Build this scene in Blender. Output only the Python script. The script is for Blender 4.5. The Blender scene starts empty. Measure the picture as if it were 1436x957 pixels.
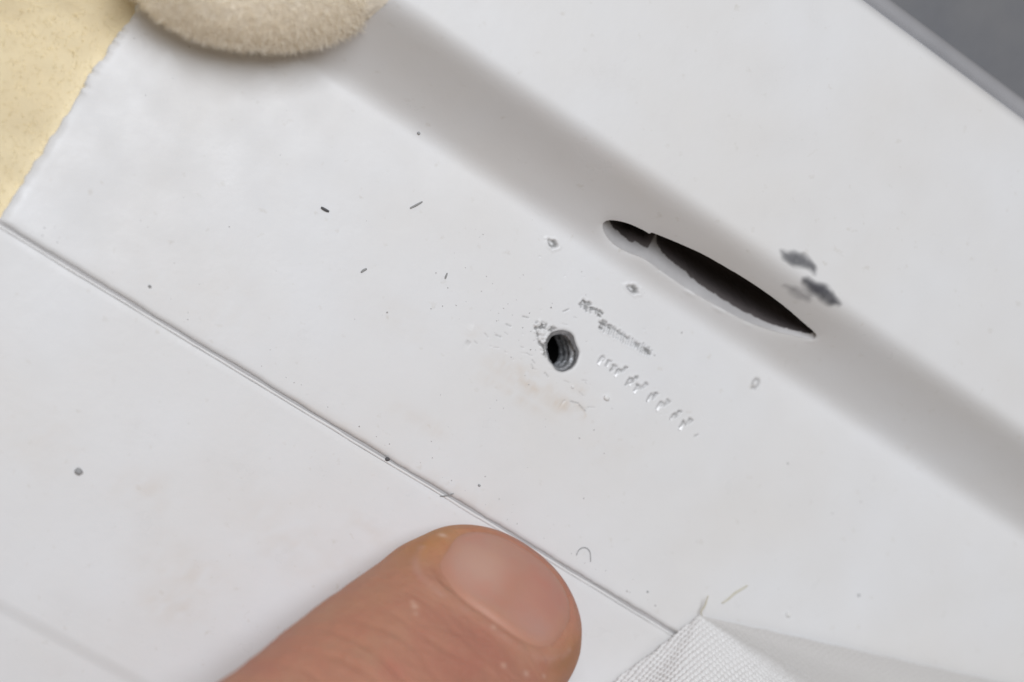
import bpy, math, random
import numpy as np

rng = np.random.default_rng(7)
random.seed(7)
MM = 0.001                      # every length below is in millimetres
S = bpy.context.scene
COL = S.collection

# ------------------------------------------------------------------ camera
# The frame of the place: origin at the mouth of the threaded hole on the flat white panel,
# X along the panel, Y across it towards the raised part, Z up.
F = 718 / math.tan(math.radians(15))
XA = np.array([.812, .52, .265]); XA /= np.linalg.norm(XA)
NA = np.array([-.289, -.03, .957]); NA -= NA.dot(XA) * XA; NA /= np.linalg.norm(NA)
ZA = -NA
YA = np.cross(ZA, XA)
ROT = np.array([XA, YA, ZA])
DIST = F / 15.0
CAM = ROT @ (-np.array([(788 - 718) / F, (491 - 478.5) / F, 1.]) * DIST)
c_right, c_up, c_back = ROT @ [1, 0, 0], ROT @ [0, -1, 0], ROT @ [0, 0, -1]

from mathutils import Matrix, Vector
cd = bpy.data.cameras.new('camera')
cam = bpy.data.objects.new('camera', cd); COL.objects.link(cam)
M4 = Matrix.Identity(4)
for i in range(3):
    M4[i][0], M4[i][1], M4[i][2], M4[i][3] = c_right[i], c_up[i], c_back[i], CAM[i] * MM
cam.matrix_world = M4
cd.sensor_width = 36; cd.lens = 18 / math.tan(math.radians(15))
cd.clip_start = 0.005; cd.clip_end = 20
cd.dof.use_dof = True; cd.dof.focus_distance = 0.174; cd.dof.aperture_fstop = 14
S.camera = cam

# ------------------------------------------------------------------ light
world = bpy.data.worlds.new('World'); S.world = world; world.use_nodes = True
bg = world.node_tree.nodes['Background']
bg.inputs[0].default_value = (1.0, .84, .66, 1); bg.inputs[1].default_value = .205

def area(name, loc, target, size, power, color):
    l = bpy.data.lights.new(name, 'AREA'); l.shape = 'RECTANGLE'
    l.size, l.size_y = size; l.energy = power; l.color = color
    o = bpy.data.objects.new(name, l); COL.objects.link(o)
    o.location = loc
    o.rotation_euler = (Vector(target) - Vector(loc)).to_track_quat('-Z', 'Y').to_euler()
    return o
area('ceiling_light', (-.14, .15, .60), (0, .0, 0), (.34, .34), 3.22, (.885, .93, 1.0))

S.view_settings.view_transform = 'Standard'
S.view_settings.look = 'None'
S.view_settings.exposure = 0.0
S.view_settings.gamma = 1.0
S.view_settings.use_curve_mapping = False

# ------------------------------------------------------------------ helpers
def sstep(a, b, x):
    t = np.clip((x - a) / (b - a), 0, 1); return t * t * (3 - 2 * t)
# the sloping band between the two levels: a long concave foot, steepest near the top
YT = np.linspace(0, 30, 3001)
MT = (1.15 + .65 * sstep(10.6, 14.6, YT)) * sstep(8.7, 11.3, YT) * (1 - sstep(14.6, 17.4, YT))
ZT_ = np.concatenate([[0], np.cumsum((MT[1:] + MT[:-1]) / 2 * .01)])
def zprof(y): return np.interp(y, YT, ZT_)
HUP = float(ZT_[-1]); SLOPE = 1.5

def ray(u, v): return ROT @ np.array([(u - 718) / F, (v - 478.5) / F, 1.])
def at(u, v, z=0.):
    d = ray(u, v); t = (z - CAM[2]) / d[2]
    return CAM + t * d
def on(u, v):
    """point of the main panel seen at (u, v)"""
    lo, hi = at(u, v, 14.), at(u, v, -3.)
    for _ in range(50):
        mid = (lo + hi) / 2
        if mid[2] > zprof(mid[1]): lo = mid
        else: hi = mid
    return (lo + hi) / 2

def link(name, me, mat=None, parent=None, **props):
    o = bpy.data.objects.new(name, me); COL.objects.link(o)
    if mat: me.materials.append(mat)
    if parent: o.parent = parent
    for k, v in props.items(): o[k] = v
    return o
def mesh(name, V, Fc, smooth=True, attrs=None):
    me = bpy.data.meshes.new(name)
    V = np.asarray(V, float) * MM
    if isinstance(Fc, np.ndarray):
        n, k = Fc.shape
        me.vertices.add(len(V)); me.vertices.foreach_set('co', V.ravel())
        me.loops.add(n * k); me.loops.foreach_set('vertex_index', Fc.ravel().astype(np.int32))
        me.polygons.add(n)
        me.polygons.foreach_set('loop_start', np.arange(0, n * k, k, dtype=np.int32))
        me.update(calc_edges=True)
    else:
        me.from_pydata(V.tolist(), [], Fc); me.update()
    me.validate()
    me.polygons.foreach_set('use_smooth', np.full(len(me.polygons), smooth))
    for k, a in (attrs or {}).items():
        at_ = me.attributes.new(k, 'FLOAT', 'POINT'); at_.data.foreach_set('value', np.asarray(a, np.float32))
    return me
def grid_faces(nr, nc, wrap=False):
    r = np.arange(nr - 1)[:, None]
    c = np.arange(nc if wrap else nc - 1)[None, :]
    c2 = (c + 1) % nc
    return np.stack([r * nc + c, r * nc + c2, (r + 1) * nc + c2, (r + 1) * nc + c], -1).reshape(-1, 4)
def empty(name, loc=(0, 0, 0), **props):
    o = bpy.data.objects.new(name, None); COL.objects.link(o)
    o.location = [c * MM for c in loc]; o.empty_display_size = .005
    for k, v in props.items(): o[k] = v
    return o

def vnoise(x, y, seed=0, scale=1.0):
    """smooth value noise, -1..1"""
    r = np.random.default_rng(seed).random((64, 64)) * 2 - 1
    x = np.asarray(x) / scale + 1000; y = np.asarray(y) / scale + 1000
    xi, yi = np.floor(x).astype(int), np.floor(y).astype(int)
    fx, fy = x - xi, y - yi
    fx, fy = fx * fx * (3 - 2 * fx), fy * fy * (3 - 2 * fy)
    g = lambda a, b: r[a % 64, b % 64]
    return (g(xi, yi) * (1 - fx) + g(xi + 1, yi) * fx) * (1 - fy) + (g(xi, yi + 1) * (1 - fx) + g(xi + 1, yi + 1) * fx) * fy
def inside(px, py, poly):
    res = np.zeros(px.shape, bool); n = len(poly); j = n - 1
    for i in range(n):
        xi, yi = poly[i]; xj, yj = poly[j]
        c = ((yi > py) != (yj > py)) & (px < (xj - xi) * (py - yi) / (yj - yi + 1e-12) + xi)
        res ^= c; j = i
    return res
def segdist(px, py, a, b):
    ax, ay = a; bx, by = b
    dx, dy = bx - ax, by - ay
    t = np.clip(((px - ax) * dx + (py - ay) * dy) / (dx * dx + dy * dy + 1e-12), 0, 1)
    return np.hypot(px - ax - t * dx, py - ay - t * dy)
def polydist(px, py, poly):
    d = np.full(px.shape, 1e9)
    for i in range(len(poly)): d = np.minimum(d, segdist(px, py, poly[i - 1], poly[i]))
    return d
def closed_spline(P, n):
    """Catmull-Rom through closed points, resampled evenly to n points"""
    P = np.asarray(P, float); N = len(P); out = []
    for i in range(N):
        p0, p1, p2, p3 = P[i - 1], P[i], P[(i + 1) % N], P[(i + 2) % N]
        for t in np.linspace(0, 1, 24, endpoint=False):
            out.append(.5 * (2 * p1 + (p2 - p0) * t + (2 * p0 - 5 * p1 + 4 * p2 - p3) * t * t + (3 * p1 - p0 - 3 * p2 + p3) * t ** 3))
    out = np.array(out); d = np.linalg.norm(np.roll(out, -1, 0) - out, axis=1)
    s = np.concatenate([[0], np.cumsum(d)]); q = np.linspace(0, s[-1], n, endpoint=False)
    o2 = np.vstack([out, out[:1]])
    return np.stack([np.interp(q, s, o2[:, k]) for k in range(P.shape[1])], 1)

# ------------------------------------------------------------------ materials
def material(name):
    m = bpy.data.materials.new(name); m.use_nodes = True
    nt = m.node_tree
    return m, nt, nt.nodes['Principled BSDF']
def node(nt, kind, **inp):
    n = nt.nodes.new(kind)
    for k, v in inp.items():
        if k.startswith('_'): setattr(n, k[1:], v)
        else: n.inputs[k].default_value = v
    return n
def mixc(nt, fac, a, b):
    n = nt.nodes.new('ShaderNodeMix'); n.data_type = 'RGBA'
    for sock, v in ((0, fac), (6, a), (7, b)):
        if hasattr(v, 'links') or isinstance(v, bpy.types.NodeSocket): nt.links.new(v, n.inputs[sock])
        else: n.inputs[sock].default_value = v
    return n.outputs[2]
def noise(nt, scale, detail=3, rough=.5, coord='Object'):
    tc = nt.nodes.new('ShaderNodeTexCoord')
    n = node(nt, 'ShaderNodeTexNoise', Scale=scale, Detail=detail, Roughness=rough)
    nt.links.new(tc.outputs[coord], n.inputs['Vector'])
    return n.outputs['Fac']
def ramp(nt, fac, lo, hi):
    n = nt.nodes.new('ShaderNodeMapRange'); n.inputs[1].default_value = lo; n.inputs[2].default_value = hi
    nt.links.new(fac, n.inputs[0]); return n.outputs[0]
def attr(nt, name):
    n = nt.nodes.new('ShaderNodeAttribute'); n.attribute_name = name; return n.outputs['Fac']
def bump(nt, bsdf, height, strength, dist):
    b = node(nt, 'ShaderNodeBump', Strength=strength, Distance=dist)
    nt.links.new(height, b.inputs['Height']); nt.links.new(b.outputs[0], bsdf.inputs['Normal'])

def white_paint():
    m, nt, b = material('white_paint')
    base = mixc(nt, ramp(nt, noise(nt, 60, 4), .35, .7), (.795, .80, .81, 1), (.77, .76, .748, 1))
    base = mixc(nt, ramp(nt, noise(nt, 900, 3), .66, .8), base, (.70, .685, .66, 1))
    base = mixc(nt, attr(nt, 'stain'), base, (.68, .60, .52, 1))
    base = mixc(nt, attr(nt, 'shade_wear'), base, (.22, .215, .21, 1))  # painted shade of the dents, together with dirt and chipped paint
    nt.links.new(base, b.inputs['Base Color'])
    r = node(nt, 'ShaderNodeMapRange'); nt.links.new(noise(nt, 220, 4), r.inputs[0])
    r.inputs[1].default_value = .3; r.inputs[2].default_value = .7; r.inputs[3].default_value = .26; r.inputs[4].default_value = .55
    nt.links.new(r.outputs[0], b.inputs['Roughness'])
    b.inputs['Specular IOR Level'].default_value = .4
    bump(nt, b, noise(nt, 700, 5, .6), .06, .0004)
    return m
def simple(name, col, rough=.6, metal=0., col2=None, scale=200, bmp=0., bscale=600, bd=.0003, spec=.4):
    m, nt, b = material(name)
    if col2: nt.links.new(mixc(nt, ramp(nt, noise(nt, scale, 4), .3, .7), (*col, 1), (*col2, 1)), b.inputs['Base Color'])
    else: b.inputs['Base Color'].default_value = (*col, 1)
    b.inputs['Roughness'].default_value = rough; b.inputs['Metallic'].default_value = metal
    b.inputs['Specular IOR Level'].default_value = spec
    if bmp: bump(nt, b, noise(nt, bscale, 4, .6), bmp, bd)
    return m
PAINT = white_paint()
CUT = simple('cut_plastic', (.52, .50, .50), .5, 0, (.46, .445, .44), 300, .2, 1500, .0002)
CUTW = simple('slot_cut_plastic', (.68, .665, .66), .45, 0, (.46, .445, .44), 150, .25, 1500, .0002)
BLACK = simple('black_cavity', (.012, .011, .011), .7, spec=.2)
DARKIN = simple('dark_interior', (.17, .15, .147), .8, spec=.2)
STEEL = simple('worn_steel', (.58, .59, .61), .40, .6, (.30, .305, .315), 900, .5, 2500, .0002)
TABLE = simple('grey_table', (.16, .165, .18), .65, 0, (.20, .20, .205), 90, .2, 300, .001)

# ------------------------------------------------------------------ the setting
ZT = -12.0
link('table', mesh('table', [(-600, -600, ZT), (600, -600, ZT), (600, 600, ZT), (-600, 600, ZT)], [[0, 1, 2, 3]]), TABLE, kind='structure')

# ------------------------------------------------------------------ the white housing
housing = empty('white_housing', (0, 0, ZT), category='housing',
                label='scuffed white painted housing with a sloped step, threaded hole and long slot')
def part(name, me, mat, parent=housing, **p):
    o = link(name, me, mat, parent, **p)
    o.matrix_parent_inverse = Matrix.Translation((0, 0, -ZT * MM)) if parent is housing else Matrix.Identity(4)
    return o

# outlines of the two openings (on the surface)
HOLE_PX = [(782, 464), (790, 463.5), (798, 466), (804, 471), (806.5, 479), (809, 486), (812, 493), (811, 501), (808, 509),
           (803, 516), (795, 520), (788, 521.5), (780, 518.5), (775, 511.5), (770, 506), (767.5, 498), (766, 490), (766, 480), (769, 471.5), (775, 466)]
SLOT_PX = [(847, 315), (853, 309.5), (866, 309.5), (884, 314), (902, 322), (913, 328), (916, 326.5), (936, 334), (962, 345), (990, 358), (1020, 375),
           (1050, 393), (1080, 413), (1105, 432), (1128, 452), (1143, 465), (1147, 471), (1143, 476), (1133, 475.5), (1115, 471), (1085, 464),
           (1045, 449), (1005, 428), (965, 405), (930, 381), (905, 363), (880, 353), (861, 341), (850, 327)]
HOLE = closed_spline([at(*p)[:2] for p in HOLE_PX], 160)
SLOT = closed_spline([on(*p)[:2] for p in SLOT_PX], 520)

XEND, XRIGHT = -49.2, 84.0
STEP = .075
def axis(parts):
    out = []
    for a, b, st in parts: out.append(np.linspace(a, b, max(1, int(round((b - a) / st))), endpoint=False))
    return np.concatenate(out + [[parts[-1][1]]])
xs = axis([(XEND, XEND + 1.2, .15), (XEND + 1.2, -8.5, .8), (-8.5, 23.5, STEP), (23.5, XRIGHT, 1.2)])
ysf = axis([(-16.5, -4.0, .5), (-4.0, 19.5, STEP), (19.5, 40.2, .8)])
prof = []                                                     # rows: (y, z)
prof.append((-17.02, -3.0)); prof.append((-17.02, -1.4))
for t in np.linspace(0, math.pi / 2, 9): prof.append((-16.5 - .52 * math.cos(t), -.5 + .5 * math.sin(t)))
prof += [(y, None) for y in ysf[1:]]
for d in np.linspace(0, 3.3, 30)[1:]: prof.append((40.2 + d, HUP - .40 * d * d - .03 * d ** 4))
prof += [(43.6, HUP - 9.5), (43.6, ZT)]
PY = np.array([p[0] for p in prof]); PZ = np.array([zprof(p[0]) if p[1] is None else p[1] for p in prof])
GX, GY = np.meshgrid(xs, PY); GZ = np.repeat(PZ[:, None], len(xs), 1)
# nibbled, hand-cut end of the panel
edge_w = np.clip((XEND + 1.2 - GX) / 1.2, 0, 1)
GX = GX + edge_w * (.22 * vnoise(GY, GY * 0, 3, 1.1) + .16 * vnoise(GY, GY * 0 + 9, 5, .35) + .012 * (GY + 6))
GY = GY + (GY < -16) * (.05 * vnoise(GX, GX * 0, 23, 2.1) + .03 * vnoise(GX, GX * 0, 24, .5))
GZ = GZ - edge_w ** 3 * (.25 + .15 * vnoise(GY, GY * 0, 11, .6)) * (GZ > -1)

shade_wear = np.zeros(GX.shape); stain = np.zeros(GX.shape); DZ = np.zeros(GX.shape)
dn = (GX > -8.6) & (GX < 23.6) & (GY > -4.1) & (GY < 19.6)
ax_, ay_ = GX[dn], GY[dn]
def stroke(pts, w, depth, br=.8, rim=.12, surf=False):
    """a scratch or stamped line: a V groove with a raised lip"""
    P = [(on(*p) if surf else at(*p))[:2] for p in pts]
    bb = np.array(P); m = w * 4
    sel = (ax_ > bb[:, 0].min() - m) & (ax_ < bb[:, 0].max() + m) & (ay_ > bb[:, 1].min() - m) & (ay_ < bb[:, 1].max() + m)
    if not sel.any(): return
    x, y = ax_[sel], ay_[sel]
    d = np.full(x.shape, 1e9)
    for i in range(len(P) - 1): d = np.minimum(d, segdist(x, y, P[i], P[i + 1]))
    g = np.exp(-(d / w) ** 2)
    dz_[sel] += -depth * g + rim * depth * np.exp(-((d - 1.9 * w) / (.7 * w)) ** 2)
    br_[sel] = np.maximum(br_[sel], br * sstep(.35, .85, g + .25 * vnoise(x, y, 21, .18)))  # grey along the groove: its shade and dirt painted in
dz_, br_ = np.zeros(ax_.shape), np.zeros(ax_.shape)
J = lambda a=.8: random.uniform(-a, a)
# first stamped row: a crumpled cluster of small nicks
U = random.uniform
for k in range(40):
    t = U(0, 1); cx, cy = 814 + t * 29 + J(1), 424 + t * 15 + U(-5.5, 5.5)
    a = U(0, 3.14)
    stroke([(cx, cy), (cx + 4 * math.cos(a), cy + 4 * math.sin(a))], U(.06, .10), U(.05, .13), U(.3, .75))
for (u, v) in [(842, 437), (839, 441), (826, 424), (818, 421)]: stroke([(u, v), (u + 3, v + 3)], .12, .12, .9)
# second row: a close, uneven comb of ticks under a ragged darker top line
for k in range(22):
    t = k / 21; cx, cy = 842 + t * 70 + J(.6), 455 + t * 41 + J(.6)
    L = (15 - 4 * t) * U(.75, 1.1)
    stroke([(cx + 2.5 + J(1), cy - L * .5 + J(1)), (cx + J(.8), cy), (cx - 1.5 + J(.6), cy + L * .5)], U(.06, .085), U(.09, .14), U(.3, .6), .3)
for k in range(22):
    t = U(0, 1); cx, cy = 843 + t * 66, 450 + t * 41 + U(-2, 2) + (2 if t > .3 else 0)
    stroke([(cx, cy), (cx + U(2, 5), cy + U(.5, 4))], U(.07, .12), U(.06, .12), U(.5, .85))
for (u, v) in [(841, 452), (846, 455), (853, 459), (841, 459), (909, 494), (905, 490)]: stroke([(u, v), (u + 3 + J(1), v + 2 + J(1))], .13, .13, .9)
# third row: bigger zigzag scribbles, with bright torn flakes on their lower ends
FLAKE = []
CH = [(843, 504, 1), (852, 509, 0), (859, 516, 0), (866, 521, 1), (875, 518, 0), (882, 535, 0), (890, 531, 0), (893, 544, 1), (903, 541, 0),
      (911, 557, 0), (918, 555, 0), (925, 568, 1), (934, 565, 0), (944, 584, 0), (951, 580, 0), (957, 595, 1), (966, 592, 0)]
for cx, cy, fl in CH:
    L = U(5, 8)
    stroke([(cx - 3.5 + J(1.2), cy + L * .7), (cx + J(1), cy - 1 + J(1)), (cx + 3 + J(1.5), cy - L * .55)], U(.08, .12), U(.10, .17), U(.45, .75))
    stroke([(cx + 1 + J(1.5), cy - L * .6 + J(1)), (cx + 5 + J(1.5), cy - 1 + J(1.5))], U(.08, .12), U(.08, .15), U(.45, .8))
    if random.random() < .6: stroke([(cx + J(2), cy + 3 + J(1)), (cx + 4 + J(2), cy + J(2))], .07, .08, U(.3, .55))
    if fl: FLAKE.append((cx - 2, cy + 5.5))
FLAKE += [(884, 540), (909, 562), (941, 588), (852, 514)]
stroke([(974, 612), (979, 610)], .10, .08, .6)
# faint row of nicks under the stained patch, and stray scratches
for k in range(9):
    cx, cy = 672 + k * 6 + J(1.5), 594 + k * 3.4 + J(1)
    stroke([(cx, cy), (cx + 2 + J(), cy + 1.5)], .06, .05, .35)
for a, b, d in [((733, 444), (741, 446), .5), ((710, 455), (716, 458), .35), ((790, 437), (798, 434), .6), ((695, 470), (702, 473), .3),
                ((764, 523), (769, 529), .3), ((812, 568), (821, 577), .45), ((800, 563), (811, 566), .4), ((770, 566), (769, 575), .35),
                ((660, 462), (664, 455), .35), ((655, 478), (660, 481), .3), ((536, 470), (545, 475), .25), ((783, 566), (792, 562), .3),
                ((700, 540), (716, 547), .22), ((690, 536), (696, 538), .22)]:
    stroke([a, b], .075, .06, d)
for _ in range(80):
    u, v = U(600, 830), U(440, 620); a = .55 + U(-.5, .5); l_ = U(2, 10)
    stroke([(u, v), (u + l_ * math.cos(a), v + l_ * math.sin(a) + J(1))], U(.04, .07), U(.015, .05), U(.05, .32))
# chips in the paint
def chip(u, v, ru, rv, depth, br, ring=False):
    P = on(u, v)[:2]
    x, y = ax_ - P[0], ay_ - P[1]
    ang = np.arctan2(y, x)
    d = np.hypot(x / ru, y / rv) * (1 + .22 * vnoise(ang * 2, ang * 0, int(u), .7))
    if ring:
        g = np.exp(-((d - 1) / .38) ** 2); dz_[:] += -depth * g; br_[:] = np.maximum(br_, br * g)
    else:
        dz_[:] += -depth * (1 - sstep(.55, 1.0, d)) + .15 * depth * np.exp(-((d - 1.2) / .22) ** 2)
        br_[:] = np.maximum(br_, br * (1 - sstep(.5, .95, d)) * np.clip(.75 + .9 * vnoise(x, y, 5, .3), 0, 1))
chip(775, 342, .60, .42, .30, .95)
chip(887, 406, .68, .42, .34, 1.0)
chip(1060, 538, .30, .42, .14, .55, True)
chip(757, 297, .2, .2, .1, .5)
chip(1211, 548, .18, .15, .08, .4)
for _ in range(46):
    u, v = random.uniform(560, 1000), random.uniform(330, 640)
    P = at(u, v)
    if P[1] < 8: chip(u, v, random.uniform(.06, .13), random.uniform(.06, .13), .04, random.uniform(.1, .4))
# torn, crumbly paint on the upper-left lip of the hole
BUR = np.array([at(*p)[:2] for p in [(745, 452), (757, 446), (772, 454), (786, 459), (774, 471), (768, 484), (770, 507), (759, 500), (753, 482), (747, 466)]])
inb = inside(ax_, ay_, BUR); db = polydist(ax_, ay_, BUR)
wb = np.where(inb, sstep(0, .35, db), 0)
n1, n2 = vnoise(ax_, ay_, 31, .32), vnoise(ax_, ay_, 33, .16)
dz_ += wb * (.20 * n1 + .13 * n2)
br_ = np.maximum(br_, wb * .85 * sstep(-.15, .35, -n1 - .6 * n2))
# rolled lips of the openings
dh = polydist(ax_, ay_, HOLE[::4]); dz_ -= .10 * np.exp(-dh / .10)
br_ = np.maximum(br_, .55 * np.exp(-(dh / .12) ** 2))
near = (ax_ > -5) & (ay_ > 8)
ds = np.full(ax_.shape, 9.); ds[near] = polydist(ax_[near], ay_[near], SLOT[::4])
dz_ -= .34 * np.exp(-ds / .42)
lowrim = near & (ax_ > 4) & (ay_ < np.interp(ax_, [SLOT[:, 0].min(), SLOT[:, 0].max()], [SLOT[np.argmin(SLOT[:, 0]), 1], SLOT[np.argmax(SLOT[:, 0]), 1]]))
dz_ += np.where(lowrim, np.maximum(0, .02 + .09 * vnoise(ax_, ay_, 93, 1.1)) * np.exp(-((ds - .22) / .18) ** 2), 0)
# skin-coloured smears and a rubbed patch beside the hole
def blob(u, v, rx, ry, ang, amt):
    P = at(u, v)[:2]; c, s = math.cos(ang), math.sin(ang)
    x, y = GX - P[0], GY - P[1]
    d = ((x * c + y * s) / rx) ** 2 + ((-x * s + y * c) / ry) ** 2
    return amt * np.exp(-d) * np.clip(.6 + .7 * vnoise(GX, GY, int(u), .9) + .4 * vnoise(GX, GY, int(v), .3), 0, 1.3)
for b in [(740, 535, 3.2, 1.0, 0, .65), (790, 568, 2.2, .8, .2, .6), (700, 520, 1.6, .7, 0, .4), (720, 555, 4.0, .5, 0, .35), (815, 548, 1.5, .6, 0, .25), (665, 465, 1.0, .6, 1, .22), (590, 590, 4, .8, 0, .22),
          (300, 430, 5, 3, .3, .13), (180, 400, 4, 2.5, .3, .12), (560, 450, 4, 2, 0, .12), (640, 690, 5, .8, 0, .2), (850, 630, 4, 2, 0, .10), (480, 600, 6, .6, 0, .22)]:
    stain = np.maximum(stain, blob(*b))
# water-mark outlines near the hole
P = at(797, 585)[:2]; r_ = np.hypot((ax_ - P[0]) / 1.9, (ay_ - P[1]) / 1.3) + .15 * vnoise(ax_, ay_, 77, .7)
tide = np.exp(-((r_ - 1) / .07) ** 2) * sstep(-.2, .5, vnoise(ax_, ay_, 78, .9))
st_ = np.maximum(stain[dn], .55 * tide); stain[dn] = st_
DZ[dn] = dz_; shade_wear[dn] = br_
GZ = GZ + DZ + (.03 * vnoise(GX, GY, 55, 7) + .007 * vnoise(GX, GY, 56, 2.3)) * (GZ > -.5) + .05 * vnoise(GX * .6, GY, 57, 2.2) * sstep(9.5, 12, GY) * (1 - sstep(14, 17, GY))

# cut the openings out of the sheet, pulling the cut edge onto the outline
nr, nc = GX.shape
FA = grid_faces(nr, nc)
V = np.stack([GX, GY, GZ], -1).reshape(-1, 3)
cen = V[FA].mean(1)
kill = np.zeros(len(FA), bool)
for poly in (HOLE, SLOT):
    lo, hi = poly.min(0) - .3, poly.max(0) + .3
    s = (cen[:, 0] > lo[0]) & (cen[:, 0] < hi[0]) & (cen[:, 1] > lo[1]) & (cen[:, 1] < hi[1]) & (cen[:, 2] > -3)
    k = np.zeros(len(FA), bool); k[s] = inside(cen[s, 0], cen[s, 1], poly)
    kill |= k
cnt_all = np.bincount(FA.ravel(), minlength=len(V)); cnt_k = np.bincount(FA[kill].ravel(), minlength=len(V))
bnd = np.where((cnt_k > 0) & (cnt_k < cnt_all))[0]
for poly in (HOLE, SLOT):
    A, B = poly, np.roll(poly, -1, 0)
    for i in bnd:
        p = V[i, :2]
        if (p < poly.min(0) - .3).any() or (p > poly.max(0) + .3).any(): continue
        AB = B - A; t = np.clip(((p - A) * AB).sum(1) / ((AB * AB).sum(1) + 1e-12), 0, 1)
        Q = A + t[:, None] * AB; j = np.argmin(((Q - p) ** 2).sum(1))
        if np.hypot(*(Q[j] - p)) < .2: V[i, :2] = Q[j]
FA = FA[~kill]
# skirts that close the ends down to the table
def skirt(V, idx, z):
    n0 = len(V); W = V[idx].copy(); W[:, 2] = z
    f = [[idx[i], idx[i + 1], n0 + i + 1, n0 + i] for i in range(len(idx) - 1)]
    return np.vstack([V, W]), np.array(f)
Lcol = np.arange(nr) * nc; Rcol = Lcol + nc - 1
V, f1 = skirt(V, Lcol, ZT); V, f2 = skirt(V, Rcol, ZT)
FA = np.vstack([FA, f1, f2])
pad = np.zeros(len(V) - nr * nc)
part('top_panel', mesh('top_panel', V, FA, True, {'shade_wear': np.concatenate([shade_wear.ravel(), pad]), 'stain': np.concatenate([stain.ravel(), pad])}), PAINT,
     label='white stepped panel with stamped marks, stains and two openings')

# the narrower panel on the near side of the seam
p2 = [(-17.43, -3.0), (-17.43, -1.0)]
for t in np.linspace(0, math.pi / 2, 8): p2.append((-17.43 - .16 * (1 - math.cos(t)), -.50 + .42 * math.sin(t)))
for y in np.linspace(-18.2, -43.6, 40): p2.append((y, -.08))
for y in np.linspace(-43.9, -46.6, 19):
    p2.append((y, -.08 - .22 * float(sstep(44.5, 45.9, -y))))
for y in np.linspace(-47, -60, 14): p2.append((y, -.30 + (y + 46.6) * .02))
p2 += [(-61, -1.8), (-61.4, -3), (-61.4, ZT)]
xs2 = np.linspace(-62, XRIGHT, 260)
PY2, PZ2 = np.array([p[0] for p in p2]), np.array([p[1] for p in p2])
X2, Y2 = np.meshgrid(xs2, PY2); Z2 = np.repeat(PZ2[:, None], len(xs2), 1) + .03 * vnoise(X2, Y2, 66, 6) * (np.abs(Y2 + 30) < 12)
Y2 = Y2 + .03 * vnoise(X2, X2 * 0, 8, 3.0) * (Y2 > -18)
st2 = np.zeros(X2.shape)
GXs, GYs = GX, GY; GX, GY = X2, Y2
for b in [(200, 690, 3, 1.6, .4, .3), (260, 800, 4, 2.5, .2, .26), (420, 760, 7, 3, 0, .2), (240, 850, 3, 1.5, .3, .3), (520, 745, 3, 1, 0, .25), (60, 620, 4, 3, 0, .12)]:
    st2 = np.maximum(st2, blob(*b))
GX, GY = GXs, GYs
V2 = np.stack([X2, Y2, Z2], -1).reshape(-1, 3)
n2r, n2c = X2.shape
F2 = grid_faces(n2r, n2c)[:, ::-1]
V2, a1 = skirt(V2, np.arange(n2r) * n2c, ZT); V2, a2 = skirt(V2, np.arange(n2r) * n2c + n2c - 1, ZT)
F2 = np.vstack([F2, a1, a2])
part('side_panel', mesh('side_panel', V2, F2, True, {'shade_wear': np.zeros(len(V2)), 'stain': np.concatenate([st2.ravel(), np.zeros(len(V2) - X2.size)])}), PAINT,
     label='plain white panel below the thin seam line')

# pale strip added in the seam to keep the gap from going black
part('seam_lightener', mesh('seam_lightener', [(-49.15, -17.75, -.42), (XRIGHT, -17.75, -.42), (XRIGHT, -16.9, -.42), (-49.15, -16.9, -.42)], [[0, 1, 2, 3]]), CUT)
# thin glossy tube added in the seam to carry its bright highlight
GLINT = simple('glint_white', (.84, .84, .84), .22, spec=.6, bmp=.15, bscale=400)
bx_ = np.linspace(-49.1, XRIGHT, 180); ba = np.linspace(0, 2 * math.pi, 10, endpoint=False)
bc = -17.345 + .03 * vnoise(bx_, bx_ * 0, 8, 3.0) + .02 * vnoise(bx_, bx_ * 0, 9, .9)
br2 = .125 + .03 * vnoise(bx_, bx_ * 0 + 5, 10, 1.7)
bb_ = np.stack([np.repeat(bx_[:, None], 10, 1), bc[:, None] + br2[:, None] * np.cos(ba), -.17 + br2[:, None] * np.sin(ba)], -1)
part('seam_glint', mesh('seam_glint', bb_.reshape(-1, 3), grid_faces(180, 10, True)[:, ::-1]), GLINT)
# grey roll added along the far edge as its falling shade
EDGE_SHADE = simple('edge_shade_grey', (.36, .36, .375), .6, 0, (.31, .31, .325), 150, .1, 400)
tx = np.linspace(XEND, XRIGHT, 90); ta = np.linspace(0, 2 * math.pi, 20, endpoint=False)
tv = np.stack([np.repeat(tx[:, None], 20, 1), np.repeat((42.8 + 2.0 * np.cos(ta))[None], 90, 0), np.repeat((HUP - 7.4 + 6.2 * np.sin(ta))[None], 90, 0)], -1)
part('edge_shade', mesh('edge_shade', tv.reshape(-1, 3), grid_faces(90, 20, True)[:, ::-1].tolist() + [list(range(20)), list(range(89 * 20, 90 * 20))[::-1]]), EDGE_SHADE, label='added grey roll standing in for shade along the far edge of the housing')
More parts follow.
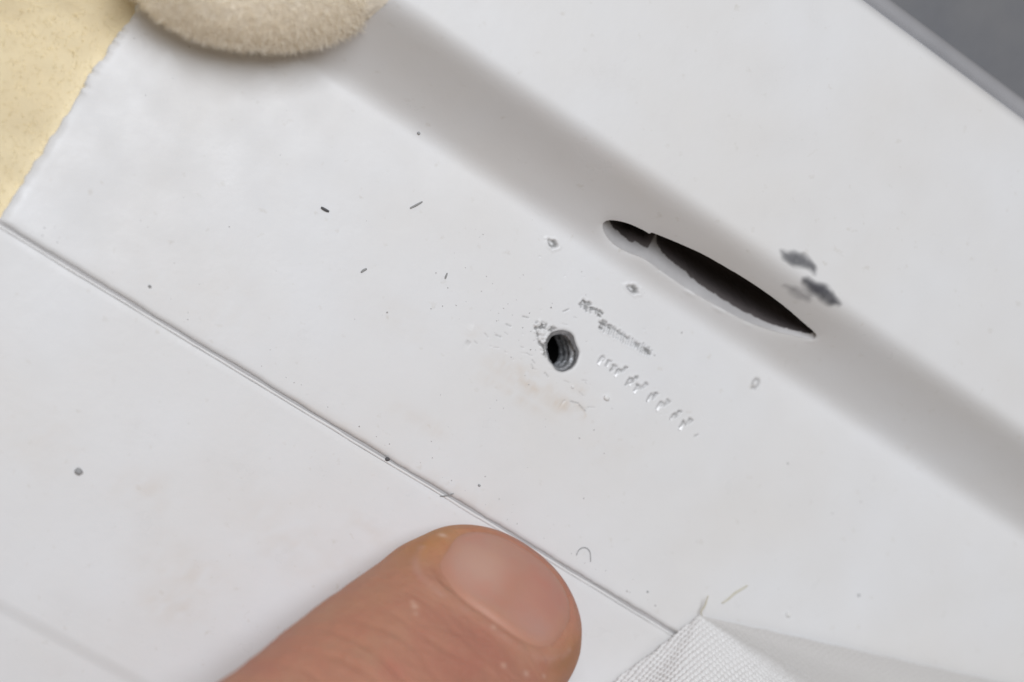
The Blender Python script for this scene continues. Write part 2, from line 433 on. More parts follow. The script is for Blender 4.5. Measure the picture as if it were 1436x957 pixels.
# threaded bore
def sleeve(ring, depth0, depth1, n, fn):
    rows = []
    for k in range(n):
        t = k / (n - 1); rows.append(fn(ring, t, depth0 + (depth1 - depth0) * t))
    return np.vstack(rows)
hc = HOLE.mean(0); TH = np.arctan2(HOLE[:, 1] - hc[1], HOLE[:, 0] - hc[0])
ell = np.abs(np.fft.fft(np.hypot(*(HOLE - hc).T)))
rad = np.hypot(*(HOLE - hc).T)
smooth_rad = sum(np.roll(rad, k) for k in range(-12, 13)) / 25
PITCH = 1.5
def bore(ring, t, d):
    w = min(1, d / .5)
    r = rad * (1 - w) + smooth_rad * w
    ph = (d / PITCH - TH / (2 * math.pi)) % 1.0
    tri = np.abs(ph * 2 - 1)
    r = r - (.36 + .06 * vnoise(TH * 3, np.full(len(TH), d * 2.), 87, 1.0)) * w * sstep(.25, .8, tri) - .05 * w * vnoise(TH * 6, np.full(len(TH), d * 5.), 88, 1.0)
    return np.stack([hc[0] + r * np.cos(TH), hc[1] + r * np.sin(TH), np.full(len(r), -d - .08)], 1)
NB = 120
bv = sleeve(HOLE, 0.0, 4.7, NB, bore)
part('threaded_bore', mesh('threaded_bore', bv, grid_faces(NB, len(HOLE), True)[:, ::-1]), STEEL, label='worn grey screw thread inside the round hole')
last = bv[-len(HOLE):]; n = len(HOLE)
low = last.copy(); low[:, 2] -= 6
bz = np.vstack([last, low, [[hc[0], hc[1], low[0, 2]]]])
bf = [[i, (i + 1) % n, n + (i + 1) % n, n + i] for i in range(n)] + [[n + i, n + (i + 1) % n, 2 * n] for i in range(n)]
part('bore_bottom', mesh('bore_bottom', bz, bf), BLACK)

# slot: cut wall of the shell, then a black cavity
ns = len(SLOT); zs = zprof(SLOT[:, 1]) - .33
nin = np.array([0, SLOPE, -1]) / math.hypot(SLOPE, 1)
sc_ = SLOT.mean(0)
rows = []; deps = [0, .08, .2, .36, .55, .75, .98, 1.2]
low_side = SLOT[:, 1] < np.interp(SLOT[:, 0], [SLOT[:, 0].min(), SLOT[:, 0].max()], [SLOT[np.argmin(SLOT[:, 0]), 1], SLOT[np.argmax(SLOT[:, 0]), 1]])
rag = .09 * vnoise(SLOT[:, 0], SLOT[:, 1], 91, .9) + .22 * np.maximum(0, vnoise(SLOT[:, 0], SLOT[:, 1], 92, .3)) ** 1.5 + .05 * vnoise(SLOT[:, 0], SLOT[:, 1], 94, .12)
fx = (SLOT[:, 0] - SLOT[:, 0].min()) / np.ptp(SLOT[:, 0])
thick = np.where(low_side, np.interp(fx, [0, .12, .2, .228, .243, .262, .32, .42, .6, .8, .93, 1], [1.1, 1.2, 1.2, 1.1, 3.0, 2.0, 1.7, 1.35, .9, .6, .45, .45]) * (1 + rag), .8)
for d in deps:
    q = np.stack([SLOT[:, 0], SLOT[:, 1], zs], 1) + nin * (d * thick)[:, None]
    q[:, :2] += (sc_ - SLOT) * np.where(low_side, .045, .01)[:, None] * (d / 2)
    rows.append(q)
sv = np.vstack(rows)
part('slot_wall', mesh('slot_wall', sv, grid_faces(len(deps), ns, True)), CUTW, label='pale cut edge along the lower side of the long slot')
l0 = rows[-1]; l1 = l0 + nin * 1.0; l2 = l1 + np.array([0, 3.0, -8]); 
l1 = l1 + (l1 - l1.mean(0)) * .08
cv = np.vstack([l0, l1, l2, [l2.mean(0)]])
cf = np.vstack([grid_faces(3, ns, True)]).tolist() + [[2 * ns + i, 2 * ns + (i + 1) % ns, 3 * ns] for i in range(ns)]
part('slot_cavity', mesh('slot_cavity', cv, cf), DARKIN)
def solid_leaf(pts, thick, n):
    """a small closed flake: outline pts (3d), extruded along n"""
    P = np.array(pts); k = len(P); n = np.array(n) / np.linalg.norm(n)
    V = np.vstack([P + n * thick / 2, P - n * thick / 2])
    f = [list(range(k)), list(range(2 * k - 1, k - 1, -1))] + [[i, k + i, k + (i + 1) % k, (i + 1) % k] for i in range(k)]
    return V, f
def on_d(u, v, d): return on(u, v) + nin * d
# dark rubbed scuffs beside the slot: thin films of rubbed-off black on the paint
SC, nt, b = material('black_scuff')
b.inputs['Base Color'].default_value = (.055, .058, .075, 1); b.inputs['Roughness'].default_value = .55
tr = nt.nodes.new('ShaderNodeBsdfTransparent'); mx = nt.nodes.new('ShaderNodeMixShader')
nt.links.new(attr(nt, 'cover'), mx.inputs[0]); nt.links.new(tr.outputs[0], mx.inputs[1]); nt.links.new(b.outputs[0], mx.inputs[2])
nt.links.new(mx.outputs[0], nt.nodes['Material Output'].inputs[0])
def scuff(px, dens, seed, lab):
    poly = closed_spline([on(*p)[:2] for p in px], 80)
    lo, hi = poly.min(0) - .5, poly.max(0) + .5
    gx, gy = np.meshgrid(np.arange(lo[0], hi[0], .07), np.arange(lo[1], hi[1], .07))
    d = polydist(gx, gy, poly) * np.where(inside(gx, gy, poly), 1, -1)
    c = sstep(-.30, .50, d + .10 * vnoise(gx, gy, seed, .5)) * np.clip(dens + .16 * vnoise(gx, gy, seed + 1, 1.2) + .03 * vnoise(gx, gy, seed + 2, .3), 0, .95)
    gz = zprof(gy) + .03 * vnoise(gx, gy, 55, 7) + .05 * vnoise(gx * .6, gy, 57, 2.2) * sstep(9.5, 12, gy) * (1 - sstep(14, 17, gy)) + .05
    f = grid_faces(*gx.shape); keep = c.ravel()[f].max(1) > .04; f = f[keep]
    used = np.unique(f); remap = np.zeros(gx.size, int); remap[used] = np.arange(len(used))
    V = np.stack([gx, gy, gz], -1).reshape(-1, 3)[used]
    part('scuff_mark', mesh('scuff_mark', V, remap[f], True, {'cover': c.ravel()[used]}), SC, label=lab)
scuff([(1094, 351), (1104, 352), (1118, 353), (1132, 360), (1144, 374), (1143, 386), (1134, 379), (1124, 376), (1110, 373), (1099, 364)], .50, 101, 'upper lighter grey scuff beside the slot')
scuff([(1124, 394), (1133, 390), (1145, 395), (1158, 399), (1170, 412), (1179, 426), (1170, 429), (1158, 427), (1146, 417), (1134, 411)], .72, 111, 'lower darker scuff beside the slot')
scuff([(1099, 400), (1108, 402), (1118, 403), (1130, 408), (1138, 416), (1136, 424), (1124, 421), (1112, 413)], .40, 121, 'faint brownish scuff tail beside the slot')

# flakes of torn paint on the stamped row
FL = simple('torn_paint', (.88, .88, .88), .26, spec=.6)
HALF = np.array([-.24, .02, .97]); HALF /= np.linalg.norm(HALF)
for i, (u, v) in enumerate(FLAKE):
    sz = random.uniform(.65, .95) if i < 5 else random.uniform(.35, .5)
    c = at(u, v, .10); nf = HALF + np.array([random.uniform(-.06, .06), random.uniform(-.06, .06), 0]); nf /= np.linalg.norm(nf)
    e1 = at(u + 3 + J(.8), v - 5 + J(.8), .1) - c; e1 -= e1.dot(nf) * nf; e1 /= np.linalg.norm(e1); e2 = np.cross(nf, e1)
    pts = [c + sz * q for q in (-e1 * .30 - e2 * .16, -e1 * .05 - e2 * .12, e1 * .42 - e2 * .02, e1 * .10 + e2 * .10, -e1 * .22 + e2 * .20)]
    vv, ff = solid_leaf(pts, .07, nf)
    part('paint_flake', mesh('paint_flake', vv, ff, False), FL)

# ------------------------------------------------------------------ the finger
SKIN, nt, b = material('skin')
col = nt.nodes.new('ShaderNodeVertexColor'); col.layer_name = 'tone'
c2 = mixc(nt, ramp(nt, noise(nt, 380, 5, .65), .35, .75), col.outputs[0], (.52, .205, .145, 1))
nm = nt.nodes.new('ShaderNodeMix'); nm.data_type = 'RGBA'; nm.inputs[0].default_value = .42
nt.links.new(col.outputs[0], nm.inputs[6]); nt.links.new(c2, nm.inputs[7])
nt.links.new(nm.outputs[2], b.inputs['Base Color'])
b.inputs['Roughness'].default_value = .55; b.inputs['Specular IOR Level'].default_value = .3
b.inputs['Subsurface Weight'].default_value = .22; b.inputs['Subsurface Radius'].default_value = (1, .35, .2); b.inputs['Subsurface Scale'].default_value = .0012
bump(nt, b, noise(nt, 1000, 6, .75), .8, .0004)
NAIL, nt, b = material('nail')
col = nt.nodes.new('ShaderNodeVertexColor'); col.layer_name = 'tone'
nt.links.new(col.outputs[0], b.inputs['Base Color']); b.inputs['Roughness'].default_value = .46; b.inputs['Specular IOR Level'].default_value = .3
b.inputs['Subsurface Weight'].default_value = .2; b.inputs['Subsurface Radius'].default_value = (1, .4, .3); b.inputs['Subsurface Scale'].default_value = .001
bump(nt, b, noise(nt, 500, 3), .10, .0004)

pit = math.radians(40)
A_c = np.array([.57 * math.cos(pit), -.82 * math.cos(pit), math.sin(pit)]); A_c /= np.linalg.norm(A_c)
W_c = np.array([.82, .57, 0]); W_c /= np.linalg.norm(W_c); U_c = np.cross(W_c, A_c)
fA, fW, fU = ROT @ A_c, ROT @ W_c, ROT @ U_c
TIPL = 8.6
FC = at(668, 880, 8.0)                                   # centre of the rounded tip
finger = empty('finger', (FC[0], FC[1], 0), category='finger', label='ungloved fingertip with short nail pressing on the panel seam')
def fin_part(name, me, mat, parent=finger, **p):
    o = link(name, me, mat, parent, **p)
    o.matrix_parent_inverse = Matrix.Translation((-FC[0] * MM, -FC[1] * MM, 0)) if parent is finger else Matrix.Identity(4)
    return o
def radii(t):
    e = 2.25
    g = (1 - np.clip(1 - t / TIPL, 0, 1) ** e) ** (1 / e)
    a = 9.3 + .145 * np.clip(t - 5, 0, 24) - 1.5 * sstep(34, 60, t)
    bb = 7.4 + 1.3 * sstep(6, 26, t) + .6 * sstep(24, 34, t)
    return g * a, g * bb
def center(t):
    """points along the finger, bending a little at the joint beyond the frame"""
    s = np.clip(t - 26, 0, None)
    return FC[None] + fA[None] * (TIPL - t)[:, None] + (-fU)[None] * (.006 * s ** 2)[:, None] - fW[None] * (.145 * np.clip(t - 6, 0, 24))[:, None]
def skin_point(t, th):
    a, bb = radii(t)
    ct, st = np.cos(th), np.sin(th)
    x = a * np.sign(ct) * np.abs(ct) ** .92
    y = bb * np.sign(st) * np.abs(st) ** .95
    return x, y
# nail footprint in (w across, l along from the tip)
NC, NL, NWD = 7.2, 4.9, 6.8
def nail_d(w, t): return (np.abs(w / NWD) ** 3.2 + np.abs((t - NC) / NL) ** 2.8) ** (1 / 3.0)
tt = np.concatenate([np.linspace(0.002, 1, 26)[:-1] ** 2 * 1.6, np.linspace(1.6, 16, 170)[:-1], np.linspace(16, 34, 90)[:-1], np.linspace(34, 85, 40)])
NTH = 300
th = np.linspace(0, 2 * math.pi, NTH, endpoint=False)
T, TH2 = np.meshgrid(tt, th, indexing='ij')
xw, yu = skin_point(T, TH2)
nd = nail_d(xw, T)
top = sstep(.0, .35, np.sin(TH2))
off = top * ((-.42 + .2 * (1 - sstep(3, 6, T))) * (1 - sstep(.90, 1.0, nd)) + .22 * np.exp(-((nd - 1.11) / .11) ** 2) * sstep(2.0, 6, T))
# knuckle creases and soft unevenness
def crease(t0, dep, wd, ph): return -dep * np.exp(-((T - t0 - .9 * np.sin(xw * .35 + ph) - .25 * vnoise(xw, T, int(t0 * 7), 1.5)) / wd) ** 2) * top * np.exp(-(xw / 8.5) ** 4)
for c in [(19.5, .14, .25, .2), (21.6, .34, .26, 1.0), (24.0, .24, .3, .4), (26.5, .42, .35, 1.4), (29, .38, .5, 0), (16.4, .10, .3, 2.0), (14.6, .08, .3, .6)]: off += crease(*c)
off += .16 * vnoise(xw + 3, T, 41, 3.2) * sstep(3, 9, T) + .05 * vnoise(xw * 1.3, T * .8, 43, .9) * sstep(10, 14, T)
off += .045 * vnoise(xw * .55, T * 2.6 + .8 * np.sin(xw * .5), 48, .9) * sstep(9, 13, T) + .018 * vnoise(xw * 2.5 + T, T * 2.5 - xw, 49, .8) * sstep(11, 14, T)
nrm = np.hypot(xw, yu) + 1e-9
xw2, yu2 = xw + off * xw / nrm, yu + off * yu / nrm
Cn = center(tt)
Pf = Cn[:, None, :] + xw2[..., None] * fW + yu2[..., None] * fU
# the pad flattens where it presses on the panel
Pf[..., 2] = np.where(Pf[..., 2] < .35, -.02 + .37 * np.exp((np.minimum(Pf[..., 2], .35) - .35) / .8) * 1.0, Pf[..., 2])
Vf = Pf.reshape(-1, 3)
nF = len(tt)
Ff = grid_faces(nF, NTH, True)[:, ::-1]
fm = mesh('finger_skin', Vf, Ff)
def tone(me, w, t, d, nail=False):
    w, t = w.ravel(), t.ravel()
    base = np.tile(np.array([.56, .275, .187]) if not nail else np.array([.515, .275, .21]), (len(w), 1))
    def mixin(colr, k):
        nonlocal base
        base = base * (1 - k[:, None]) + np.array(colr) * k[:, None]
    mo = vnoise(w, t, 141, 2.4) + .6 * vnoise(w, t, 142, .9)
    mixin((.56, .225, .165), np.clip(mo, 0, 1) * .45); mixin((.58, .33, .22), np.clip(-mo, 0, 1) * .35)
    g = lambda w0, t0, rw, rt: np.exp(-((w - w0) / rw) ** 2 - ((t - t0) / rt) ** 2)
    if not nail:
        mixin((0.562, 0.269, 0.082), .85 * g(-7.8, 6.5, 1.8, 4.5)); mixin((0.515, 0.234, 0.076), .7 * g(8.2, 8.5, 1.3, 3.0)); mixin((0.585, 0.304, 0.117), .6 * g(-6, 2.5, 3, 2))
        mixin((0.421, 0.164, 0.123), .55 * g(1, 14.5, 6, 1.6)); mixin((0.433, 0.175, 0.129), .5 * g(3, 19, 5, 3)); mixin((0.526, 0.269, 0.164), .5 * g(-7.5, 17, 3, 8))
        mixin((0.491, 0.205, 0.152), .5 * g(0, 2, 6, 1.8))
        mixin((0.608, 0.351, 0.275), .55 * np.exp(-((d.ravel() - 1.13) / .05) ** 2) * (t > 8) * np.clip(.5 + vnoise(w, t, 47, 1.3), 0, 1))
        for (w0, t0, r) in [(-4.6, 15.0, .22), (-4.1, 15.6, .18), (-5.0, 14.7, .15), (4.3, 14.8, .2), (6.3, 13.6, .22), (7.6, 12.2, .15), (1.5, 12.5, .2), (-7, 6, .3)]:
            mixin((0.772, 0.538, 0.421), .8 * g(w0, t0, r, r))
    else:
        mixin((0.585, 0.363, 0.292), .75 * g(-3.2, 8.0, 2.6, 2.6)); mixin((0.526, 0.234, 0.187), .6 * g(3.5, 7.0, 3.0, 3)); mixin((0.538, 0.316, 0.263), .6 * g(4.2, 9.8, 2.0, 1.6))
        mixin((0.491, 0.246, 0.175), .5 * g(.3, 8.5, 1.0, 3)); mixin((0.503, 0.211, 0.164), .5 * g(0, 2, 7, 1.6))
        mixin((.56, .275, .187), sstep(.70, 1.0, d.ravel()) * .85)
    ca = me.color_attributes.new('tone', 'FLOAT_COLOR', 'POINT')
    ca.data.foreach_set('color', np.hstack([base, np.ones((len(base), 1))]).astype(np.float32).ravel())
tone(fm, xw, T, nd)
fin_part('finger_skin', fm, SKIN)
# nail plate
NU, NV = 90, 70
rr, pp = np.meshgrid(np.linspace(0, 1, 40), np.linspace(0, 2 * math.pi, 120, endpoint=False), indexing='ij')
cp, sp_ = np.cos(pp), np.sin(pp)
k = 1 / nail_d(NWD * cp, NC + NL * sp_)
nw, ntt = NWD * cp * k * rr * .985, NC + NL * sp_ * k * rr * .985
a_, b_ = radii(np.maximum(ntt, .05))
yy = b_ * np.sqrt(np.clip(1 - np.minimum(np.abs(nw / a_), .999) ** 2.05, 0, 1)) 
h = .02 - .28 * sstep(.82, 1.0, rr) + .14 * vnoise(nw + 1, ntt, 71, 3.2) * (1 - sstep(.7, .95, rr))
Cn2 = FC + fA * (TIPL - ntt)[..., None]
Pn = Cn2 + nw[..., None] * fW + (yy + h)[..., None] * fU
nme = mesh('nail', Pn.reshape(-1, 3), grid_faces(40, 120, True)[:, ::-1])
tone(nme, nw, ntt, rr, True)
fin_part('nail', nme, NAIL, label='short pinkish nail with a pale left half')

# ------------------------------------------------------------------ fleece
def fleece_mat(name, c1, c2):
    m, nt, b = material(name)
    nt.links.new(mixc(nt, ramp(nt, noise(nt, 160, 5, .65), .3, .7), (*c1, 1), (*c2, 1)), b.inputs['Base Color'])
    b.inputs['Roughness'].default_value = .95; b.inputs['Specular IOR Level'].default_value = .1
    b.inputs['Sheen Weight'].default_value = .3; b.inputs['Sheen Roughness'].default_value = .6
    bump(nt, b, noise(nt, 350, 4, .6), .15, .0006)
    return m
def fibre_mat(name, c):
    m, nt, b = material(name)
    b.inputs['Base Color'].default_value = (*c, 1); b.inputs['Roughness'].default_value = .9; b.inputs['Specular IOR Level'].default_value = .1
    t = nt.nodes.new('ShaderNodeBsdfTranslucent'); t.inputs[0].default_value = (*c, 1)
    mx = node(nt, 'ShaderNodeMixShader', Fac=.55)
    nt.links.new(b.outputs[0], mx.inputs[1]); nt.links.new(t.outputs[0], mx.inputs[2]); nt.links.new(mx.outputs[0], nt.nodes['Material Output'].inputs[0])
    return m
YELF = fibre_mat('yellow_fibre', (.97, .89, .66)); BEIF = fibre_mat('beige_fibre', (.97, .92, .82))
YEL = fleece_mat('yellow_fleece', (.86, .74, .50), (.82, .69, .45))
BEI = fleece_mat('beige_fleece', (.90, .82, .69), (.82, .74, .61))
def fuzz(P, Nn, L, W, seed):
    """short bent fibres as thin two-piece blades"""
    r = np.random.default_rng(seed); n = len(P)
    d = Nn + r.normal(0, .75, (n, 3)); d /= np.linalg.norm(d, axis=1)[:, None]
    s = np.cross(d, r.normal(0, 1, (n, 3))); s /= np.linalg.norm(s, axis=1)[:, None]
    ln = L * r.uniform(.5, 1.3, n)[:, None]
    d2 = d + r.normal(0, .5, (n, 3)); d2 /= np.linalg.norm(d2, axis=1)[:, None]
    b0 = P - Nn * .1; m = b0 + d * ln * .55; t = m + d2 * ln * .5
    V = np.stack([b0 - s * W, b0 + s * W, m + s * W * .8, m - s * W * .8, t], 1).reshape(-1, 3)
    i = np.arange(n) * 5
    q = np.stack([i, i + 1, i + 2, i + 3], 1); tr = np.stack([i + 3, i + 2, i + 4], 1)
    return V, q.tolist() + tr.tolist()
# yellow fleece cloth lying beyond the cut end of the panel
gx, gy = np.meshgrid(np.linspace(-115, -48.4, 130), np.linspace(-75, 60, 240))
gz = -1.2 + .8 * vnoise(gx, gy, 12, 9) + .6 * vnoise(gx, gy, 13, 3.5) + .22 * vnoise(gx, gy, 15, 1.5) - .5 * sstep(-51, -49.0, gx)
cloth = empty('fleece_cloth', (-75, -10, ZT), category='cloth', label='pale yellow fleece cloth lying beyond the ragged end of the white panel')
Vc = np.stack([gx, gy, gz], -1).reshape(-1, 3); Vb = Vc.copy(); Vb[:, 2] = ZT + .05
per = np.concatenate([np.arange(130), np.arange(1, 240) * 130 + 129, 239 * 130 + np.arange(128, -1, -1), np.arange(238, 0, -1) * 130])
n0 = len(Vc); Vw = np.vstack([Vc, Vb[per]])
Fw = np.vstack([grid_faces(240, 130), np.array([[per[i], n0 + i, n0 + (i + 1) % len(per), per[(i + 1) % len(per)]] for i in range(len(per))])])
cl = link('fleece_sheet', mesh('fleece_sheet', Vw, Fw), YEL, cloth); cl.matrix_parent_inverse = Matrix.Translation((.075, .01, -ZT * MM))
r = np.random.default_rng(3); n = 15000
fx_, fy_ = r.uniform(-85, -49.4, n), r.uniform(-30, 45, n)
fz_ = -1.2 + .8 * vnoise(fx_, fy_, 12, 9) + .6 * vnoise(fx_, fy_, 13, 3.5) + .22 * vnoise(fx_, fy_, 15, 1.5) - .5 * sstep(-51, -49.0, fx_)
Pz = np.stack([fx_, fy_, fz_], 1); Nz = np.tile([0, 0, 1.], (n, 1))
fv, ff = fuzz(Pz, Nz, 1.1, .018, 4)
fo = link('fuzz', mesh('fuzz', fv, ff), YELF, cloth, kind='stuff'); fo.matrix_parent_inverse = Matrix.Translation((.075, .01, -ZT * MM))

# beige fleece pad: a thick rounded end resting on the step
pc = at(366, -106, 5.6)
dirp = np.array([-.50, .86, .12]); dirp /= np.linalg.norm(dirp)
side = np.cross(dirp, [0, 0, 1.]); side /= np.linalg.norm(side); upv = np.cross(side, dirp)
def pad_surface(t, a):
    ex = 2.2
    g = (1 - np.clip(1 - t / 10.4, 0, 1) ** ex) ** (1 / ex)
    lump = 1 + .045 * vnoise(np.cos(a) * 3 + t * .2, np.sin(a) * 3, 61, 1.0) + .02 * vnoise(np.cos(a) * 9 + t * .6, np.sin(a) * 9, 62, 1.0)
    return pc + (t - 10.4)[..., None] * dirp + (12.9 * g * lump * np.cos(a))[..., None] * side + (5.6 * g * lump * np.sin(a))[..., None] * upv
t_ = np.concatenate([np.linspace(.03, 1, 20)[:-1] ** 2 * 3, np.linspace(3, 60, 70)]); a__ = np.linspace(0, 2 * math.pi, 120, endpoint=False)
TT, AA = np.meshgrid(t_, a__, indexing='ij')
pv = pad_surface(TT, AA).reshape(-1, 3)
pv[:, 2] = np.maximum(pv[:, 2], zprof(pv[:, 1]) + .1)
pad_o = empty('fleece_pad', (pc[0], pc[1], 0), category='pad', label='beige fuzzy rounded pad resting over the step at the top edge')
inv = Matrix.Translation((-pc[0] * MM, -pc[1] * MM, 0))
o = link('pad_cover', mesh('pad_cover', pv, grid_faces(len(t_), 120, True)), BEI, pad_o); o.matrix_parent_inverse = inv
n = 70000; ft, fa = r.uniform(0.003, 1, n) ** 1.35 * 32, r.uniform(0, 2 * math.pi, n)
fp = pad_surface(ft, fa); fn = np.cos(fa)[:, None] * side + np.sin(fa)[:, None] * upv * 1.4 - dirp * np.clip(1 - ft / 11, 0, 1)[:, None] * 1.2
fn /= np.linalg.norm(fn, axis=1)[:, None]
keep = fp[:, 2] > zprof(fp[:, 1]) + .5; fp, fn = fp[keep], fn[keep]
fv, ff = fuzz(fp, fn, .95, .028, 6)
o = link('fuzz', mesh('fuzz', fv, ff), BEIF, pad_o, kind='stuff'); o.matrix_parent_inverse = inv

# ------------------------------------------------------------------ woven cloth
WOV, nt, b = material('white_woven')
nt.links.new(mixc(nt, attr(nt, 'flap_shade'), (.78, .775, .77, 1), (.62, .605, .59, 1)), b.inputs['Base Color'])  # shade of the turned-away flap painted as greyer cloth
b.inputs['Roughness'].default_value = .7; b.inputs['Sheen Weight'].default_value = .15; b.inputs['Specular IOR Level'].default_value = .3
K = at(981, 863, .5)
ctrl = [(0.0, (846, 968), .25), (.14, (900, 962), 2.4), (.30, (950, 960), 5.2), (.46, (1040, 962), 6.2), (.57, (1105, 962), 5.2), (.67, (1165, 963), 3.0), (.78, (1250, 968), 1.3), (1.0, (1425, 962), .35)]
CA = np.array([c[0] for c in ctrl]); CP = np.array([at(c[1][0], c[1][1], c[2]) for c in ctrl])
av, rv = np.linspace(0, 1, 720), np.concatenate([np.linspace(.004, 1.3, 300), np.linspace(1.32, 3.0, 40)])
def csamp(v):
    out = np.zeros((len(v), 3))
    for k_ in range(3):
        y = CP[:, k_]; m_ = np.gradient(y, CA)
        i = np.clip(np.searchsorted(CA, v, 'right') - 1, 0, len(CA) - 2); hh = CA[i + 1] - CA[i]; t = (v - CA[i]) / hh
        out[:, k_] = (2 * t ** 3 - 3 * t ** 2 + 1) * y[i] + (t ** 3 - 2 * t ** 2 + t) * hh * m_[i] + (-2 * t ** 3 + 3 * t ** 2) * y[i + 1] + (t ** 3 - t ** 2) * hh * m_[i + 1]
    return out
E_ = csamp(av)
R2, A2 = np.meshgrid(rv, av, indexing='ij')
Pw = K + R2[..., None] * (E_ - K)[None]
arc = np.concatenate([[0], np.cumsum(np.linalg.norm(np.diff(E_, axis=0), axis=1))])
rad_ = np.linalg.norm(E_ - K, axis=1)
ang = np.concatenate([[0], np.cumsum(np.linalg.norm(np.diff((E_ - K) / rad_[:, None], axis=0), axis=1))])
fu, fv2 = R2 * (rad_ * np.cos(ang - 1.0))[None], R2 * (rad_ * np.sin(ang - 1.0))[None]     # the cone unrolled: true thread coordinates
PT = .36
fu, fv2 = fu + .07 * vnoise(fu, fv2, 19, 1.1) + .03 * vnoise(fu, fv2 * .3, 20, .5), fv2 + .07 * vnoise(fu, fv2, 22, 1.1)
weave = np.cos(2 * math.pi * fu / (2 * PT)) * np.cos(2 * math.pi * fv2 / (2 * PT)) + .35 * vnoise(fu, fv2, 15, .25)
amp = .11 * (1 - .72 * sstep(.57, .68, A2)) * sstep(0, .1, R2)
dv = np.gradient(Pw, axis=0); da = np.gradient(Pw, axis=1)
nn = np.cross(dv, da); nn /= np.linalg.norm(nn, axis=-1)[..., None] + 1e-12
nn *= np.where(nn[..., 2:] < 0, -1, 1)
Pw = Pw + nn * (amp * weave)[..., None] + np.array([0, 0, 1]) * (.25 * vnoise(fu, fv2, 16, 2.6) * sstep(.05, .4, R2) * (A2 < .66))[..., None]
Pw[..., 1] += (.05 * vnoise(R2 * 20, R2 * 0, 17, .8)) * sstep(.9, 1, A2)
Pw[..., 2] = np.maximum(Pw[..., 2], .12)
fl_shade = sstep(.55, .66, A2 + .01 * vnoise(fu, fv2, 18, .6))
woven = link('woven_cloth', mesh('woven_cloth', Pw.reshape(-1, 3), grid_faces(len(rv), len(av)), True, {'flap_shade': fl_shade.ravel()}), WOV,
             category='cloth', label='pointed fold of white woven cloth with a flap painted in grey shade lying on the panel')

# ------------------------------------------------------------------ loose bits
def tube(pts, rad, n=7):
    P = np.array(pts); m = len(P); V = []
    for i in range(m):
        d = P[min(i + 1, m - 1)] - P[max(i - 1, 0)]; d /= np.linalg.norm(d) + 1e-12
        s = np.cross(d, [0, 0, 1.]); s /= np.linalg.norm(s) + 1e-12; u = np.cross(s, d)
        rr_ = rad * (1 if np.isscalar(rad) else 1) * (.55 + .45 * math.sin(math.pi * (i + .5) / m))
        for k_ in range(n):
            a = 2 * math.pi * k_ / n; V.append(P[i] + rr_ * (math.cos(a) * s + math.sin(a) * u))
    Fc = grid_faces(m, n, True).tolist() + [list(range(n))[::-1], list(range((m - 1) * n, m * n))]
    return V, Fc
def spl(px, n=14):
    P = np.array(px, float); t = np.linspace(0, len(P) - 1, n); i = np.clip(t.astype(int), 0, len(P) - 2); f = t - i
    def g(j): return P[np.clip(j, 0, len(P) - 1)]
    p0, p1, p2, p3 = g(i - 1), g(i), g(i + 1), g(i + 2); f = f[:, None]
    return .5 * (2 * p1 + (p2 - p0) * f + (2 * p0 - 5 * p1 + 4 * p2 - p3) * f * f + (3 * p1 - p0 - 3 * p2 + p3) * f ** 3)
DARK = simple('dark_fibre', (.10, .10, .105), .6); GREY = simple('grey_fibre', (.34, .34, .34), .6); PALE = simple('pale_fibre', (.66, .63, .52), .8)
WHT = simple('white_crumb', (.85, .85, .84), .6); MID = simple('grey_crumb', (.36, .365, .37), .6)
def fibre(name, px, rad, mat, label, cat, lift=None, group=None):
    P = spl(px); pts = []
    for i, q in enumerate(P):
        b0 = on(*q); z = rad + (lift[0] + (lift[1] - lift[0]) * i / 13 if lift else 0)
        pts.append(np.array([b0[0], b0[1], b0[2] + z]))
    V, Fc = tube(pts, rad)
    o = link(name, mesh(name, V, Fc), mat, label=label, category=cat)
    if group: o['group'] = group
fibre('splinter', [(450, 291), (455, 294), (461, 297)], .13, DARK, 'short dark splinter lying on the panel left of centre', 'splinter')
fibre('splinter', [(575, 292), (583, 288), (592, 283)], .10, GREY, 'long thin grey splinter near the shaded step', 'splinter')
fibre('splinter', [(506, 382), (510, 379), (514, 377)], .11, GREY, 'tiny grey splinter below the dark splinter', 'splinter')
fibre('splinter', [(624, 391), (625, 388), (627, 383)], .09, GREY, 'tiny upright grey splinter left of the threaded hole', 'splinter')
fibre('hair', [(808, 779), (812, 771), (820, 768), (827, 774), (828, 788)], .055, GREY, 'curled hair lying just right of the fingertip', 'hair')
fibre('hair', [(617, 696), (627, 695), (636, 692)], .06, GREY, 'short hair lying across the seam above the fingertip', 'hair')
fibre('thread_end', [(981, 862), (979, 856), (983, 848), (985, 838), (986, 833)], .09, PALE, 'frayed grey thread standing at the tip of the woven cloth', 'thread', (.5, 1.2))
fibre('lint', [(1012, 846), (1021, 840), (1030, 832), (1040, 826), (1048, 821)], .11, PALE, 'pale yellowish lint strand right of the woven cloth tip', 'lint')
def crumb(name, u, v, r_, mat, label, cat, flat=.6, seed=1):
    c = on(u, v) if at(u, v)[1] > -16.9 else at(u, v, -.08)
    import bmesh
    bm = bmesh.new(); bmesh.ops.create_icosphere(bm, subdivisions=2, radius=1)
    rs = np.random.default_rng(seed + int(u))
    V = [np.array(q.co) * (1 + rs.normal(0, .10)) for q in bm.verts]; Fc = [[q.index for q in f.verts] for f in bm.faces]; bm.free()
    V = [c + np.array([p_[0] * r_, p_[1] * r_ * .8, (p_[2] * .9 + .8) * r_ * flat]) for p_ in V]
    link(name, mesh(name, V, Fc), mat, label=label, category=cat)
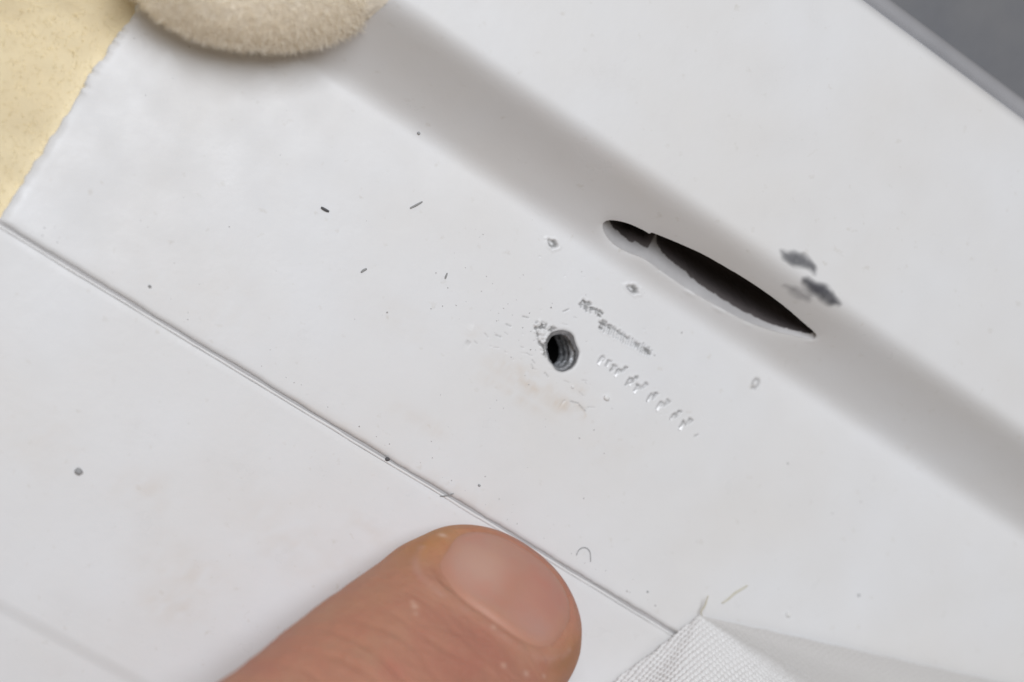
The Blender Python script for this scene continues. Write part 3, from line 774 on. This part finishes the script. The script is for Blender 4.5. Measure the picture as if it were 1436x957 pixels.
crumb('grit', 110, 661, .36, MID, 'round grey grain standing in for a shallow dimple, alone on the lower left panel', 'grit')  # grey grain put in place of a shallow dimple
crumb('grit', 543, 644, .22, DARK, 'dark grit grain caught in the seam', 'grit')
crumb('grit', 587, 187, .16, MID, 'tiny dark grit grain on the shaded step near the top', 'grit')
crumb('grit', 672, 681, .14, MID, 'tiny grey grit grain above the fingertip', 'grit')
crumb('grit', 908, 830, .12, MID, 'tiny grey grit grain left of the woven cloth tip', 'grit')
crumb('grit', 1204, 835, .14, MID, 'tiny grey grit grain right of the woven cloth', 'grit')
crumb('grit', 210, 402, .16, GREY, 'tiny grey grit grain above the seam near the left edge', 'grit')
crumb('crumb', 850, 558, .30, WHT, 'white crumb below the zigzag stamped marks', 'crumb')
crumb('crumb', 1105, 862, .26, WHT, 'white crumb right of the woven cloth tip', 'crumb')
crumb('crumb', 803, 543, .16, WHT, 'tiny white crumb just below the threaded hole', 'crumb')

DUST = simple('dust', (.46, .45, .44), .8)
# fine dust: specks too small to tell apart, thickest along the seam and round the hole
dv, df = [], []
for k in range(230):
    q = random.random()
    if q < .35: x, y = U(-48, 60), -16.4 + abs(random.gauss(0, .7)); 
    elif q < .7: x, y = random.gauss(-2, 6), random.gauss(-1, 4)
    else: x, y = U(-48, 60), U(-16, 9)
    if y < -16.2 or y > 9.5 or math.hypot(x - hc[0], y - hc[1]) < 2.6: continue
    z0 = float(zprof(y)) + .03 * float(vnoise(x, y, 55, 7)) + .012; r_ = min(.13, .032 * math.exp(random.gauss(.25, .45)))
    a0, n0 = U(0, 6), len(dv)
    for i in range(5): dv.append((x + r_ * math.cos(a0 + i * 1.257) * U(.6, 1.3), y + r_ * math.sin(a0 + i * 1.257) * U(.6, 1.3), z0))
    dv.append((x, y, z0 + r_ * .8))
    df += [[n0 + i, n0 + (i + 1) % 5, n0 + 5] for i in range(5)]
link('dust', mesh('dust', dv, df, False), DUST, kind='stuff', label='fine grey dust specks scattered over the white panel', category='dust')
